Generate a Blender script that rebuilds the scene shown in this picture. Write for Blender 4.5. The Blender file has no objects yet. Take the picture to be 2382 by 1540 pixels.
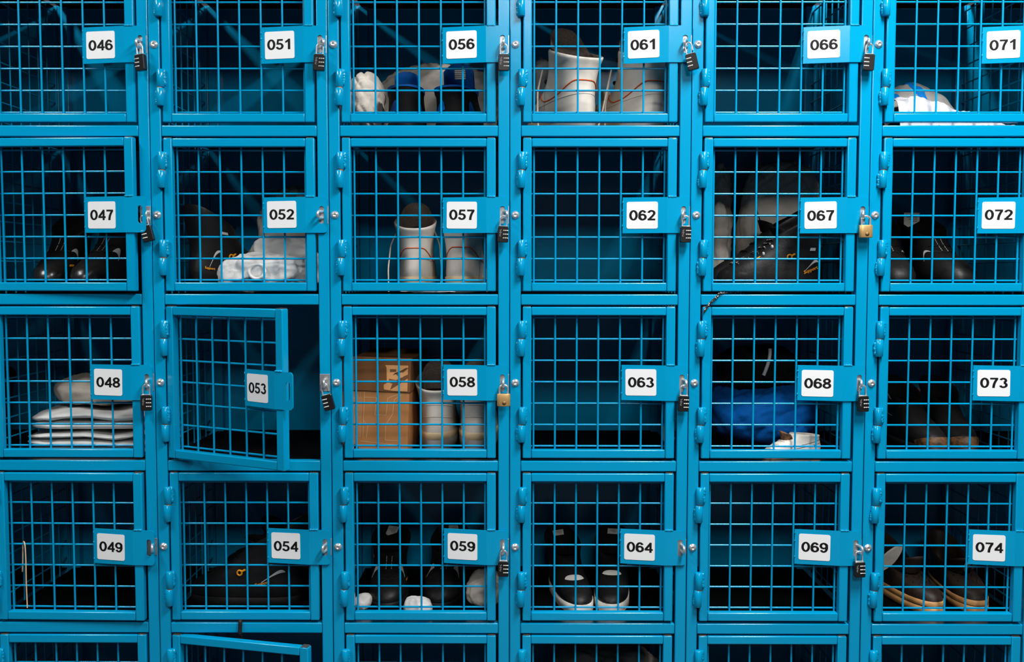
import bpy, bmesh, math, random
from math import sin, cos, pi, radians as R, sqrt, atan2
from mathutils import Vector, Matrix, noise
SC = bpy.context.scene
COL = SC.collection
# ------------------------------------------------------------------ measured frame
ZO = 0.2                                         # height of the fitted datum above the floor
F_PX = 2316.0
CAM = Vector((1.0171, -2.3428, 1.1544 + ZO))
PITCH, YAW, ROLL = R(3.2828), R(-0.2757), R(-0.0414)
SEAM = [-0.6730, -0.2555, 0.1601, 0.5772, 1.0000, 1.4228, 1.8401, 2.2557, 2.6732]
RT = [1.8935 + ZO, 1.5 + ZO, 1.1065 + ZO, 0.7107 + ZO, 0.3179 + ZO, -0.0750 + ZO]     # tops of the cross rails
RB = [RT[0] - .0253, 1.4745 + ZO, 1.0812 + ZO, 0.6857 + ZO, 0.2927 + ZO, RT[5] - .0253]
PW = 0.0263
DEPTH = 0.48

def cam_matrix():
    cp, sp, cy, sy, cr, sr = cos(PITCH), sin(PITCH), cos(YAW), sin(YAW), cos(ROLL), sin(ROLL)
    R0 = Matrix(((1, 0, 0), (0, 0, -1), (0, 1, 0)))
    Rp = Matrix(((1, 0, 0), (0, cp, -sp), (0, sp, cp)))
    Ry = Matrix(((cy, 0, -sy), (0, 1, 0), (sy, 0, cy)))
    Rr = Matrix(((cr, sr, 0), (-sr, cr, 0), (0, 0, 1)))
    return Rr @ Rp @ Ry @ R0                      # rows: right, down, forward
CR = cam_matrix()

def at(px, py, Y):
    """point where the sight line of a photo pixel meets the plane at depth Y"""
    d = CR.transposed() @ Vector(((px - 1191) / F_PX, (py - 770) / F_PX, 1))
    return CAM + d * ((Y - CAM.y) / d.y)

# ------------------------------------------------------------------ materials
def lin(c):
    return tuple(((v / 255) / 12.92 if v / 255 <= .04045 else ((v / 255 + .055) / 1.055) ** 2.4) for v in c)

def mat(name, rgb, rough=.5, metal=0, spec=.5, var=.0, scale=40, bump=0, bscale=200, detail=4, quilt=0, coat=0, hue2=None):
    m = bpy.data.materials.new(name); m.use_nodes = True
    nt = m.node_tree; b = nt.nodes['Principled BSDF']; L = nt.links
    c = lin(rgb)
    b.inputs['Base Color'].default_value = (*c, 1)
    b.inputs['Roughness'].default_value = rough
    b.inputs['Metallic'].default_value = metal
    b.inputs['Specular IOR Level'].default_value = spec
    b.inputs['Coat Weight'].default_value = coat
    tc = nt.nodes.new('ShaderNodeTexCoord')
    if var or hue2:
        n = nt.nodes.new('ShaderNodeTexNoise'); n.inputs['Scale'].default_value = scale; n.inputs['Detail'].default_value = detail
        r = nt.nodes.new('ShaderNodeValToRGB')
        c2 = lin(hue2) if hue2 else tuple(max(0, v * (1 - var)) for v in c)
        c3 = c if hue2 else tuple(min(1, v * (1 + var)) for v in c)
        r.color_ramp.elements[0].position = .35; r.color_ramp.elements[1].position = .65
        r.color_ramp.elements[0].color = (*c2, 1); r.color_ramp.elements[1].color = (*c3, 1)
        L.new(tc.outputs['Object'], n.inputs['Vector']); L.new(n.outputs['Fac'], r.inputs['Fac']); L.new(r.outputs['Color'], b.inputs['Base Color'])
    if bump:
        n = nt.nodes.new('ShaderNodeTexNoise'); n.inputs['Scale'].default_value = bscale; n.inputs['Detail'].default_value = 3
        bp = nt.nodes.new('ShaderNodeBump'); bp.inputs['Strength'].default_value = bump; bp.inputs['Distance'].default_value = .002
        L.new(tc.outputs['Object'], n.inputs['Vector']); L.new(n.outputs['Fac'], bp.inputs['Height']); L.new(bp.outputs['Normal'], b.inputs['Normal'])
    return m

M = {}
M['paint'] = mat('blue_powder_coat', (0, 151, 198), .15, spec=.5, bump=.05, bscale=900)
M['shelf'] = mat('black_shelf_mat', (9, 10, 11), .9, spec=.03, bump=.5, bscale=400, var=.3, scale=300)
M['cap'] = mat('dark_plastic_plug', (70, 66, 64), .45)
M['zinc'] = mat('galvanised_steel', (205, 202, 200), .42, metal=.85, var=.12, scale=120)
M['chrome'] = mat('chrome', (238, 236, 234), .26, metal=.75)
M['lockblack'] = mat('black_lock_body', (26, 25, 25), .35, spec=.5)
M['dial'] = mat('dial_silver', (228, 224, 216), .35, metal=.2)
M['brass'] = mat('brushed_brass', (214, 172, 112), .38, metal=.55, var=.06, scale=60)
M['brassdark'] = mat('brass_stamp', (150, 116, 70), .5, metal=.5)
M['sticker'] = mat('white_vinyl', (240, 240, 240), .45, spec=.3)
M['ink'] = mat('black_ink', (18, 18, 18), .6, spec=.2)
M['copper'] = mat('brass_pin', (190, 140, 90), .4, metal=.6)
M['white_leather'] = mat('white_leather', (224, 215, 202), .5, var=.05, scale=18, bump=.15, bscale=120)
M['white_cloth'] = mat('white_cloth', (218, 216, 212), .9, spec=.1, var=.05, scale=14, bump=.35, bscale=260)
M['cream_cloth'] = mat('cream_quilt', (226, 216, 202), .95, spec=.1, var=.08, scale=12, bump=.4, bscale=300)
M['grey_cloth'] = mat('grey_beige_quilt', (198, 186, 172), .95, spec=.1, var=.1, scale=12, bump=.4, bscale=300)
M['blue_cloth'] = mat('blue_cloth', (0, 92, 172), .85, spec=.15, var=.1, scale=12, bump=.3, bscale=260)
M['black_cloth'] = mat('black_cloth', (18, 18, 19), .9, spec=.15, bump=.3, bscale=300)
M['black_leather'] = mat('black_leather', (24, 23, 23), .5, spec=.35, var=.2, scale=40, bump=.2, bscale=200)
M['black_gloss'] = mat('black_polished_leather', (34, 31, 29), .28, spec=.7, bump=.1, bscale=90)
M['black_rubber'] = mat('black_rubber', (17, 17, 17), .6, spec=.3)
M['mesh_dark'] = mat('dark_spacer_mesh', (112, 100, 90), .85, spec=.2, bump=.6, bscale=700, var=.35, scale=500)
M['dark_lining'] = mat('dark_lining', (24, 24, 25), .9, spec=.1, bump=.4, bscale=500)
M['grey_rubber'] = mat('grey_rubber', (150, 150, 146), .6, spec=.3, var=.08, scale=30)
M['beige_rubber'] = mat('beige_rubber', (226, 198, 156), .6, spec=.3, var=.06, scale=30)
M['orange'] = mat('orange_cord', (232, 92, 22), .6)
M['yellow'] = mat('yellow_print', (244, 160, 16), .55)
M['reflect'] = mat('grey_reflective', (205, 203, 200), .45)
M['lace_white'] = mat('white_lace', (222, 212, 196), .8, spec=.1, bump=.4, bscale=900)
M['lace_tan'] = mat('tan_lace', (228, 190, 150), .8, spec=.1)
M['brown_leather'] = mat('brown_leather', (50, 34, 24), .6, hue2=(24, 19, 16), scale=22, bump=.25, bscale=160)
M['toe_brown'] = mat('brown_toe_rubber', (128, 84, 44), .6, hue2=(60, 40, 24), scale=60, bump=.4, bscale=150)
M['tan_welt'] = mat('tan_welt', (214, 158, 98), .5, var=.15, scale=50)
M['label'] = mat('label_white', (226, 222, 212), .7, spec=.1)
M['labelblack'] = mat('label_black', (20, 20, 20), .7)
M['red'] = mat('label_red', (214, 62, 34), .6)
M['royal'] = mat('royal_blue_lining', (0, 84, 160), .75, spec=.2, var=.1, scale=60)
M['card'] = mat('cardboard', (190, 130, 80), .85, spec=.1, var=.06, scale=8, bump=.1, bscale=80)
M['cardlid'] = mat('cardboard_lid_shade', (136, 92, 58), .85, spec=.1, var=.07, scale=8)  # darker copy of the cardboard; the lid's shading is put into its colour
M['cardlogo'] = mat('cardboard_orange_print', (240, 172, 112), .8, spec=.1)
M['cardline'] = mat('cardboard_line_print', (224, 178, 132), .8, spec=.1)
M['bagwhite'] = mat('white_plastic', (214, 214, 218), .3, spec=.5)
M['baggrey'] = mat('frosted_plastic', (140, 138, 134), .45, spec=.4, var=.08, scale=30)
M['bagblue'] = mat('blue_plastic', (0, 104, 176), .4)
M['strap'] = mat('black_strap', (14, 14, 14), .7)
M['floor'] = mat('grey_concrete_floor', (58, 58, 60), .6, var=.1, scale=3)
M['wallm'] = mat('grey_wall_paint', (62, 64, 68), .85, var=.04, scale=3)

def speckled():
    m = bpy.data.materials.new('speckled_lace'); m.use_nodes = True
    nt = m.node_tree; b = nt.nodes['Principled BSDF']; b.inputs['Roughness'].default_value = .7
    tc = nt.nodes.new('ShaderNodeTexCoord'); v = nt.nodes.new('ShaderNodeTexVoronoi'); v.inputs['Scale'].default_value = 260
    r = nt.nodes.new('ShaderNodeValToRGB'); r.color_ramp.interpolation = 'CONSTANT'
    r.color_ramp.elements[0].color = (.75, .7, .66, 1); r.color_ramp.elements[1].position = .36; r.color_ramp.elements[1].color = (.008, .008, .008, 1)
    nt.links.new(tc.outputs['Object'], v.inputs['Vector']); nt.links.new(v.outputs['Distance'], r.inputs['Fac']); nt.links.new(r.outputs['Color'], b.inputs['Base Color'])
    return m
M['speckle'] = speckled()

# ------------------------------------------------------------------ mesh builder
class MB:
    def __init__(s):
        s.v = []; s.f = []; s.mi = []; s.sm = []; s.mats = []
    def m(s, name):
        if name not in s.mats: s.mats.append(name)
        return s.mats.index(name)
    def add(s, vs, fs, mt, smooth=False):
        o = len(s.v); k = s.m(mt)
        s.v += [tuple(p) for p in vs]
        for f in fs:
            s.f.append(tuple(o + i for i in f)); s.mi.append(k); s.sm.append(smooth)
        return s
    def box(s, a, b, mt, c=0.0):
        x0, y0, z0 = a; x1, y1, z1 = b
        if c <= 0:
            vs = [(x, y, z) for x in (x0, x1) for y in (y0, y1) for z in (z0, z1)]
            return s.add(vs, [(0, 1, 3, 2), (4, 6, 7, 5), (0, 4, 5, 1), (2, 3, 7, 6), (0, 2, 6, 4), (1, 5, 7, 3)], mt)
        bm = bmesh.new(); bmesh.ops.create_cube(bm, size=1)
        for v in bm.verts: v.co = ((x0 + x1) / 2 + v.co.x * (x1 - x0), (y0 + y1) / 2 + v.co.y * (y1 - y0), (z0 + z1) / 2 + v.co.z * (z1 - z0))
        bmesh.ops.bevel(bm, geom=list(bm.edges), offset=c, segments=3, profile=.5, affect='EDGES')
        bm.verts.index_update(); vs = [tuple(v.co) for v in bm.verts]
        mx_ = (max(x1 - x0, y1 - y0, z1 - z0))
        big = [tuple(v.index for v in f.verts) for f in bm.faces if max(abs(q) for q in f.normal) > .999 and f.calc_area() > c * c * 3]
        fl = set(big); sm_ = [tuple(v.index for v in f.verts) for f in bm.faces if tuple(v.index for v in f.verts) not in fl]
        bm.free(); o = len(s.v); k = s.m(mt); s.v += vs
        for q in big: s.f.append(tuple(o + i for i in q)); s.mi.append(k); s.sm.append(False)
        for q in sm_: s.f.append(tuple(o + i for i in q)); s.mi.append(k); s.sm.append(True)
        return s
    def tube(s, pts, r, mt, n=8, caps=True, closed=False, smooth=True):
        pts = [Vector(p) for p in pts]; N = len(pts)
        rr = r if isinstance(r, (list, tuple)) else [r] * N
        vs = []; up = None
        for i, p in enumerate(pts):
            a = pts[(i - 1) % N] if (i or closed) else p
            b = pts[(i + 1) % N] if (i < N - 1 or closed) else p
            t = (b - a).normalized()
            if up is None:
                up = Vector((0, 0, 1)) if abs(t.z) < .9 else Vector((1, 0, 0))
            u = (up - t * up.dot(t))
            u = u.normalized() if u.length > 1e-6 else t.orthogonal().normalized()
            w = t.cross(u); up = u
            for k in range(n):
                a_ = 2 * pi * k / n
                vs.append(p + (u * cos(a_) + w * sin(a_)) * rr[i])
        fs = []
        for i in range(N if closed else N - 1):
            for k in range(n):
                a0 = i * n + k; a1 = i * n + (k + 1) % n; b0 = ((i + 1) % N) * n + k; b1 = ((i + 1) % N) * n + (k + 1) % n
                fs.append((a0, a1, b1, b0))
        s.add(vs, fs, mt, smooth)
        if caps and not closed:
            s.add([vs[k] for k in range(n)], [tuple(range(n - 1, -1, -1))], mt)
            s.add([vs[(N - 1) * n + k] for k in range(n)], [tuple(range(n))], mt)
        return s
    def lathe(s, prof, mt, mtx=Matrix.Identity(4), n=20, smooth=True):
        """profile of (radius, height) turned about local Z"""
        vs = []; fs = []
        for r, z in prof:
            for k in range(n):
                vs.append(mtx @ Vector((r * cos(2 * pi * k / n), r * sin(2 * pi * k / n), z)))
        for i in range(len(prof) - 1):
            for k in range(n):
                fs.append((i * n + k, i * n + (k + 1) % n, (i + 1) * n + (k + 1) % n, (i + 1) * n + k))
        return s.add(vs, fs, mt, smooth)
    def prism(s, poly, y0, y1, mt, smooth=False):
        """polygon in XZ (counter-clockwise seen from -Y) given thickness from y0 (front) to y1"""
        n = len(poly)
        vs = [(x, y0, z) for x, z in poly] + [(x, y1, z) for x, z in poly]
        fs = [tuple(range(n)), tuple(range(2 * n - 1, n - 1, -1))]
        fs += [(i, i + n, (i + 1) % n + n, (i + 1) % n) for i in range(n)]
        return s.add(vs, fs, mt, smooth)
    def rings(s, rings, mt, smooth=True, cap0=False, cap1=False):
        n = len(rings[0]); vs = [p for r in rings for p in r]; fs = []
        for i in range(len(rings) - 1):
            for k in range(n):
                fs.append((i * n + k, i * n + (k + 1) % n, (i + 1) * n + (k + 1) % n, (i + 1) * n + k))
        if cap0: fs.append(tuple(range(n - 1, -1, -1)))
        if cap1: fs.append(tuple((len(rings) - 1) * n + k for k in range(n)))
        return s.add(vs, fs, mt, smooth)
    def grid(s, P, mt, smooth=True):
        nu = len(P); nv = len(P[0]); vs = [p for r in P for p in r]
        return s.add(vs, [(i * nv + j, i * nv + j + 1, (i + 1) * nv + j + 1, (i + 1) * nv + j) for i in range(nu - 1) for j in range(nv - 1)], mt, smooth)
    def blob(s, c, rad, mt, seed=0, amp=.25, nu=10, nv=7):
        c = Vector(c); rad = Vector(rad) if not isinstance(rad, (int, float)) else Vector((rad,) * 3)
        rg = []
        for j in range(nv + 1):
            th = pi * (j / nv) * .98 + .01 * pi
            ring = []
            for k in range(nu):
                ph = 2 * pi * k / nu
                d = Vector((sin(th) * cos(ph), sin(th) * sin(ph), -cos(th)))
                q = 1 + amp * noise.noise(d * 1.7 + Vector((seed * 3.7, seed, 0)))
                ring.append(c + Vector((d.x * rad.x, d.y * rad.y, d.z * rad.z)) * q)
            rg.append(ring)
        return s.rings(rg, mt, True, True, True)
    def build(s, name, parent=None, loc=None, rot=None, sub=0):
        me = bpy.data.meshes.new(name); me.from_pydata(s.v, [], s.f)
        for mt in s.mats: me.materials.append(M[mt])
        me.polygons.foreach_set('material_index', s.mi); me.polygons.foreach_set('use_smooth', s.sm); me.update()
        o = bpy.data.objects.new(name, me); COL.objects.link(o)
        if parent: o.parent = parent
        if loc is not None: o.location = loc
        if rot is not None: o.rotation_euler = rot
        if sub:
            md = o.modifiers.new('s', 'SUBSURF'); md.levels = sub; md.render_levels = sub
        return o

def tag(o, label=None, cat=None, group=None, kind=None):
    if label: o['label'] = label
    if cat: o['category'] = cat
    if group: o['group'] = group
    if kind: o['kind'] = kind
    return o

def thing(name, label, cat, loc=(0, 0, 0), rot=(0, 0, 0), group=None):
    o = bpy.data.objects.new(name, None); COL.objects.link(o)
    o.empty_display_size = .05
    o.location = loc; o.rotation_euler = rot
    return tag(o, label, cat, group)

KIDS = {}
def copy_tree(o, parent=None):
    c = o.copy(); COL.objects.link(c)
    if parent: c.parent = parent
    for ch in list(o.children): copy_tree(ch, c)
    return c

# ------------------------------------------------------------------ numerals (bold grotesque, drawn as pen strokes)
def ell(cx, cy, rx, ry, a0, a1, n=22):
    return [(cx + rx * cos(R(a0 + (a1 - a0) * i / n)), cy + ry * sin(R(a0 + (a1 - a0) * i / n))) for i in range(n + 1)]
HX, HY = .104, .083
def ribbon(pts, hx=HX, hy=HY):
    out = []
    for i, p in enumerate(pts):
        a = pts[max(0, i - 1)]; b = pts[min(len(pts) - 1, i + 1)]
        if pts[0] == pts[-1] or (abs(pts[0][0] - pts[-1][0]) < 1e-6 and abs(pts[0][1] - pts[-1][1]) < 1e-6):
            a = pts[i - 1] if i else pts[-2]; b = pts[i + 1] if i < len(pts) - 1 else pts[1]
        tx, ty = b[0] - a[0], b[1] - a[1]; l = math.hypot(tx, ty) or 1
        nx, ny = -ty / l, tx / l
        out.append(((p[0] + nx * hx, p[1] + ny * hy), (p[0] - nx * hx, p[1] - ny * hy)))
    return out
def quad(*p): return ('poly', list(p))
six = [('rib', ell(.365, .5, .26, .42, 36, 270)), ('rib', ell(.355, .325, .25, .245, 0, 360, 32))]
DIG = {
 '0': [('rib', ell(.35, .5, .255, .42, 0, 360, 40))],
 '1': [quad((.315, 0), (.525, 0), (.525, 1), (.35, 1), (.315, .93)), quad((.315, .725), (.36, 1), (.28, .91), (.19, .84), (.09, .79), (.09, .61), (.20, .65))],
 '2': [('rib', ell(.35, .70, .232, .218, 172, -18) + [(.53, .55), (.42, .40), (.28, .25), (.18, .12)]), quad((.03, 0), (.67, 0), (.67, .175), (.03, .175))],
 '3': [('rib', ell(.33, .733, .205, .185, 165, -82)), ('rib', ell(.34, .288, .24, .206, 82, -168))],
 '4': [quad((.42, 0), (.61, 0), (.61, 1), (.42, 1)), quad((.02, .205), (.71, .205), (.71, .372), (.02, .372)), quad((.02, .30), (.20, .30), (.60, .86), (.60, 1), (.46, 1), (.02, .38))],
 '5': [quad((.13, .83), (.63, .83), (.63, 1), (.13, 1)), quad((.055, .47), (.235, .50), (.29, .9), (.13, .98)), ('rib', ell(.335, .325, .245, .243, 128, -166))],
 '6': six,
 '7': [quad((.04, .83), (.67, .83), (.67, .98), (.65, 1), (.04, 1)), ('rib', [(.585, .88), (.47, .68), (.38, .46), (.33, .24), (.31, 0)])],
 '8': [('rib', ell(.35, .735, .215, .185, 0, 360, 30)), ('rib', ell(.35, .288, .25, .208, 0, 360, 32))],
 '9': [(k, [(.7 - x, 1 - y) for x, y in p]) for k, p in six],
}
def numerals(mb, text, x0, z0, h, w, y, mt='ink', wob=0):
    """text drawn on the plane Y=y facing -Y, from x0 with total width w and height h"""
    adv = w / len(text); sx = adv * .97 / .72
    for i, ch in enumerate(text):
        ox = x0 + i * adv
        for kind, p in DIG[ch]:
            if kind == 'poly':
                mb.add([(ox + a * sx, y, z0 + b * h) for a, b in p], [tuple(range(len(p)))], mt)
            else:
                rb = ribbon(p); vs = []
                for l, r in rb: vs += [(ox + l[0] * sx, y, z0 + l[1] * h), (ox + r[0] * sx, y, z0 + r[1] * h)]
                mb.add(vs, [(2 * k, 2 * k + 1, 2 * k + 3, 2 * k + 2) for k in range(len(rb) - 1)], mt)
            y -= 2e-6

def text_faces(mb, body, mtx, size, mt, bold=.01):
    """flat lettering on the local XY plane of mtx"""
    c = bpy.data.curves.new('lettering', 'FONT'); c.body = body; c.size = size; c.offset = bold * size; c.resolution_u = 3
    o = bpy.data.objects.new('lettering', c); COL.objects.link(o)
    me = o.to_mesh()
    if me and len(me.vertices):
        mb.add([mtx @ v.co for v in me.vertices], [tuple(p.vertices) for p in me.polygons], mt)
    o.to_mesh_clear(); bpy.data.objects.remove(o); bpy.data.curves.remove(c)

def rrect(x0, x1, z0, z1, r, n=5, corners=(1, 1, 1, 1)):
    """rounded rectangle, counter-clockwise seen from -Y; corners: bl, br, tr, tl"""
    out = []
    for (cx, cz, a0), on, (sx, sz) in zip(((x0 + r, z0 + r, 180), (x1 - r, z0 + r, 270), (x1 - r, z1 - r, 0), (x0 + r, z1 - r, 90)), corners, ((x0, z0), (x1, z0), (x1, z1), (x0, z1))):
        if on:
            out += [(cx + r * cos(R(a0 + 90 * i / n)), cz + r * sin(R(a0 + 90 * i / n))) for i in range(n + 1)]
        else: out.append((sx, sz))
    return out

# ------------------------------------------------------------------ the setting
MB().box((-3.5, -6.2, -.1), (5.6, .8, 0), 'floor').build('floor')['kind'] = 'structure'
MB().box((-3.5, .60, 0), (5.6, .75, 3.4), 'wallm').build('wall_back')['kind'] = 'structure'
MB().box((-3.5, -6.2, 3.4), (5.6, .8, 3.5), 'wallm').build('ceiling')['kind'] = 'structure'
MB().box((-3.5, -6.35, 0), (5.6, -6.2, 3.4), 'wallm').build('wall_front')['kind'] = 'structure'

# ------------------------------------------------------------------ lockers
NUM0 = 41
AJAR = {'053': 27.5, '055': 13.6, '047': 3.0, '049': 1.2}
DOORS = {}
def weld(mb, x, y, z0, z1, seed, r=.0042):
    n = 5
    for i in range(n):
        t = i / (n - 1)
        rnd = random.Random(seed * 17 + i)
        mb.blob((x + rnd.uniform(-.0008, .0008), y, z0 + (z1 - z0) * t), (r * rnd.uniform(.92, 1.08), r * .9, (z1 - z0) / n * 1.35), 'paint', seed + i, .35, 12, 9)

def build_door(loc_parent, ox, oz, w, h, num, ci):
    """door in local coordinates: x 0..w from hinge side, z 0..h, front face at y=-.003; returned object sits on the hinge side"""
    S = .0205; YF, YB = -.003, .017; c = .0026
    d = MB()
    d.box((0, YF, 0), (S, YB, h), 'paint', c); d.box((w - S - .0008, YF, 0), (w, YB, h), 'paint', c)
    d.box((S + .0004, YF + .0006, 0.0003), (w - S - .0012, YB, S), 'paint', c); d.box((S + .0004, YF + .0006, h - S), (w - S - .0012, YB, h - .0003), 'paint', c)
    do = d.build('door', loc_parent, (ox, 0, oz))
    ang = AJAR.get(num, 0)
    do.rotation_euler = (0, 0, R(-ang))
    # welded wire grid behind the frame
    g = MB(); e = .0054; wr = .00235
    x0, x1, z0, z1 = S + e, w - S - e, S + e, h - S - e
    yv, yh = YB + .0005, YB + .0044
    for i in range(7):
        x = x0 + (x1 - x0) * i / 6
        g.tube([(x, yv, S - .008), (x, yv, h - S + .008)], wr, 'paint', 10)
    for i in range(7):
        z = z0 + (z1 - z0) * i / 6
        g.tube([(S - .008, yh, z), (w - S + .008, yh, z)], wr, 'paint', 10)
    g.build('wire_mesh', do)
    # latch plate: bent back to the wires on its hinge side, flat over the post on the other
    zc = h / 2; H = .0418; xl, xb, xr = w - .1245, w - S - .002, w + .0292
    p = MB(); n = 6; T = .0028
    yfl = YF - T - .0004
    def yy(x): return yfl + (0 if x > xb else (xb - x) / (xb - xl) * .0175)
    sx, sz, sr = w + .0158, 0.0, .0057; sh = .0205
    outer = [(xl, zc - H), (xb, zc - H)] + rrect(xb + .001, xr, zc - H, zc + H, .009, 6, (0, 1, 1, 0))[1:-1] + [(xb, zc + H), (xl, zc + H)]
    slot = [(sx + sr * cos(R(a)), zc + sz + (sh - sr) * (1 if sin(R(a)) > 0 or a in (0, 180) and False else -1) + sr * sin(R(a))) for a in range(0, 360, 15)]
    slot = []
    for a in range(180, 361, 18): slot.append((sx + sr * cos(R(a)), zc - (sh - sr) + sr * sin(R(a))))
    for a in range(0, 181, 18): slot.append((sx + sr * cos(R(a)), zc + (sh - sr) + sr * sin(R(a))))
    # left (bent) field
    vs = []
    for x in (xl, xb):
        for z in (zc - H, zc + H):
            vs += [(x, yy(x), z), (x, yy(x) + T, z)]
    p.add(vs, [(0, 4, 6, 2), (1, 3, 7, 5), (0, 1, 5, 4), (2, 6, 7, 3), (0, 2, 3, 1)], 'paint')
    # right (flat) field with the slot: bridge outer ring and slot by angle
    ring = [(xb, zc - H)] + rrect(xb, xr, zc - H, zc + H, .009, 6, (0, 1, 1, 0))[1:-1] + [(xb, zc + H)]
    cx, cz = sx, zc
    angs = sorted(set([round(atan2(z - cz, x - cx), 6) for x, z in ring] + [round(atan2(z - cz, x - cx), 6) for x, z in slot]))
    def hit(poly, a):
        best = None; dx, dz = cos(a), sin(a)
        for i in range(len(poly)):
            (ax, az), (bx, bz) = poly[i], poly[(i + 1) % len(poly)]
            ex, ez = bx - ax, bz - az; den = dx * ez - dz * ex
            if abs(den) < 1e-12: continue
            t = ((ax - cx) * ez - (az - cz) * ex) / den; u = ((ax - cx) * dz - (az - cz) * dx) / den
            if t > 0 and -1e-6 <= u <= 1 + 1e-6 and (best is None or t < best): best = t
        return (cx + dx * best, cz + dz * best)
    O = [hit(ring, a) for a in angs]; I = [hit(slot, a) for a in angs]; k = len(angs)
    y0, y1 = yfl, yfl + T
    vs = [(x, y0, z) for x, z in O] + [(x, y0, z) for x, z in I] + [(x, y1, z) for x, z in O] + [(x, y1, z) for x, z in I]
    fs = []
    for i in range(k):
        j = (i + 1) % k
        fs += [(i, j, k + j, k + i), (2 * k + i, 3 * k + i, 3 * k + j, 2 * k + j), (i, 2 * k + i, 2 * k + j, j), (k + i, k + j, 3 * k + j, 3 * k + i)]
    p.add(vs, fs, 'paint')
    rs = random.Random(int(num))
    for i in range(5):                            # weld bead on top of the plate where it meets the stile
        p.blob((w - S + .002 + i * .0038, yfl + .001, zc + H + .0008), (.0032, .0028, .0022 * rs.uniform(.8, 1.3)), 'paint', i + int(num), .4, 8, 6)
    for i in range(3): p.blob((xl + .0002, yy(xl), zc + (-.028, .012, .03)[i] + rs.uniform(-.004, .004)), (.0016, .0016, .003), 'paint', i + int(num), .4, 7, 5)
    p.build('latch_plate', do)
    if int(num) % 5 != 0 and 1 <= ci <= 6:
        # printed number on the bent field
        s = MB(); slope = .0175 / (xb - xl); L = sqrt(1 + slope * slope)
        W2, H2 = .0725, .0628
        s.prism(rrect(0, W2, -H2 / 2, H2 / 2, .0045, 5), -.0006, 0, 'sticker')
        rs = random.Random(int(num) * 3)
        tw = .0625; ht = .0242
        numerals(s, num, (W2 - tw) / 2 + .0012, -ht / 2 + rs.uniform(-.001, .0015), ht, tw, -.0008)
        so = s.build('number_sticker', do)
        so.location = (xl + .0092, yy(xl + .0092) - .0002, zc + rs.uniform(-.0008, .0012)); so.rotation_euler = (0, rs.uniform(-.012, .012), -math.atan(slope))
    # hinges
    for zt in (h - .0745, h - .2785):
        b = MB(); r = .0087; X, Y = -.0025, -.0080
        jit = rs.uniform(-.0012, .0012)
        def bar(z0, z1, dx):
            T_ = Matrix.Translation((X + dx, Y, 0))
            b.lathe([(0.0, z0), (r * .8, z0), (r, z0 + .0014), (r, z1 - .0014), (r * .8, z1), (0.0, z1)], 'paint', T_, 18)
        bar(zt + .0006, zt + .0418, .0006 + jit); bar(zt - .0418, zt - .0008, -.0012 + jit)
        b.lathe([(r * .8, zt - .003), (r * .8, zt + .003)], 'copper', Matrix.Translation((X, Y, 0)), 16)
        weld(b, X + .0092, -.0066, zt + .0105, zt + .035, int(num) + int(zt * 1000), .0047)
        weld(b, X - .0090, -.0045, zt - .034, zt - .013, int(num) + int(zt * 1000) + 5, .0042)
        b.build('hinge', do)
    for x in (S / 2, w - S / 2 - .0004):
        q = MB(); q.box((x - .0086, YF + .0014, h - .0004), (x + .0086, YB - .001, h + .0016), 'cap', .0006); q.build('end_cap', do)
    return do

def eye_mesh():
    e = MB(); pts = [(0, .001, .0075), (0, -.014, .0075)]
    pts += [(0, -.0165 - .0065 * sin(R(a)), .0075 * cos(R(a))) for a in range(15, 166, 15)]
    pts += [(0, -.014, -.0075), (0, .001, -.0075)]
    return e.tube(pts, .0032, 'chrome', 12)

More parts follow.
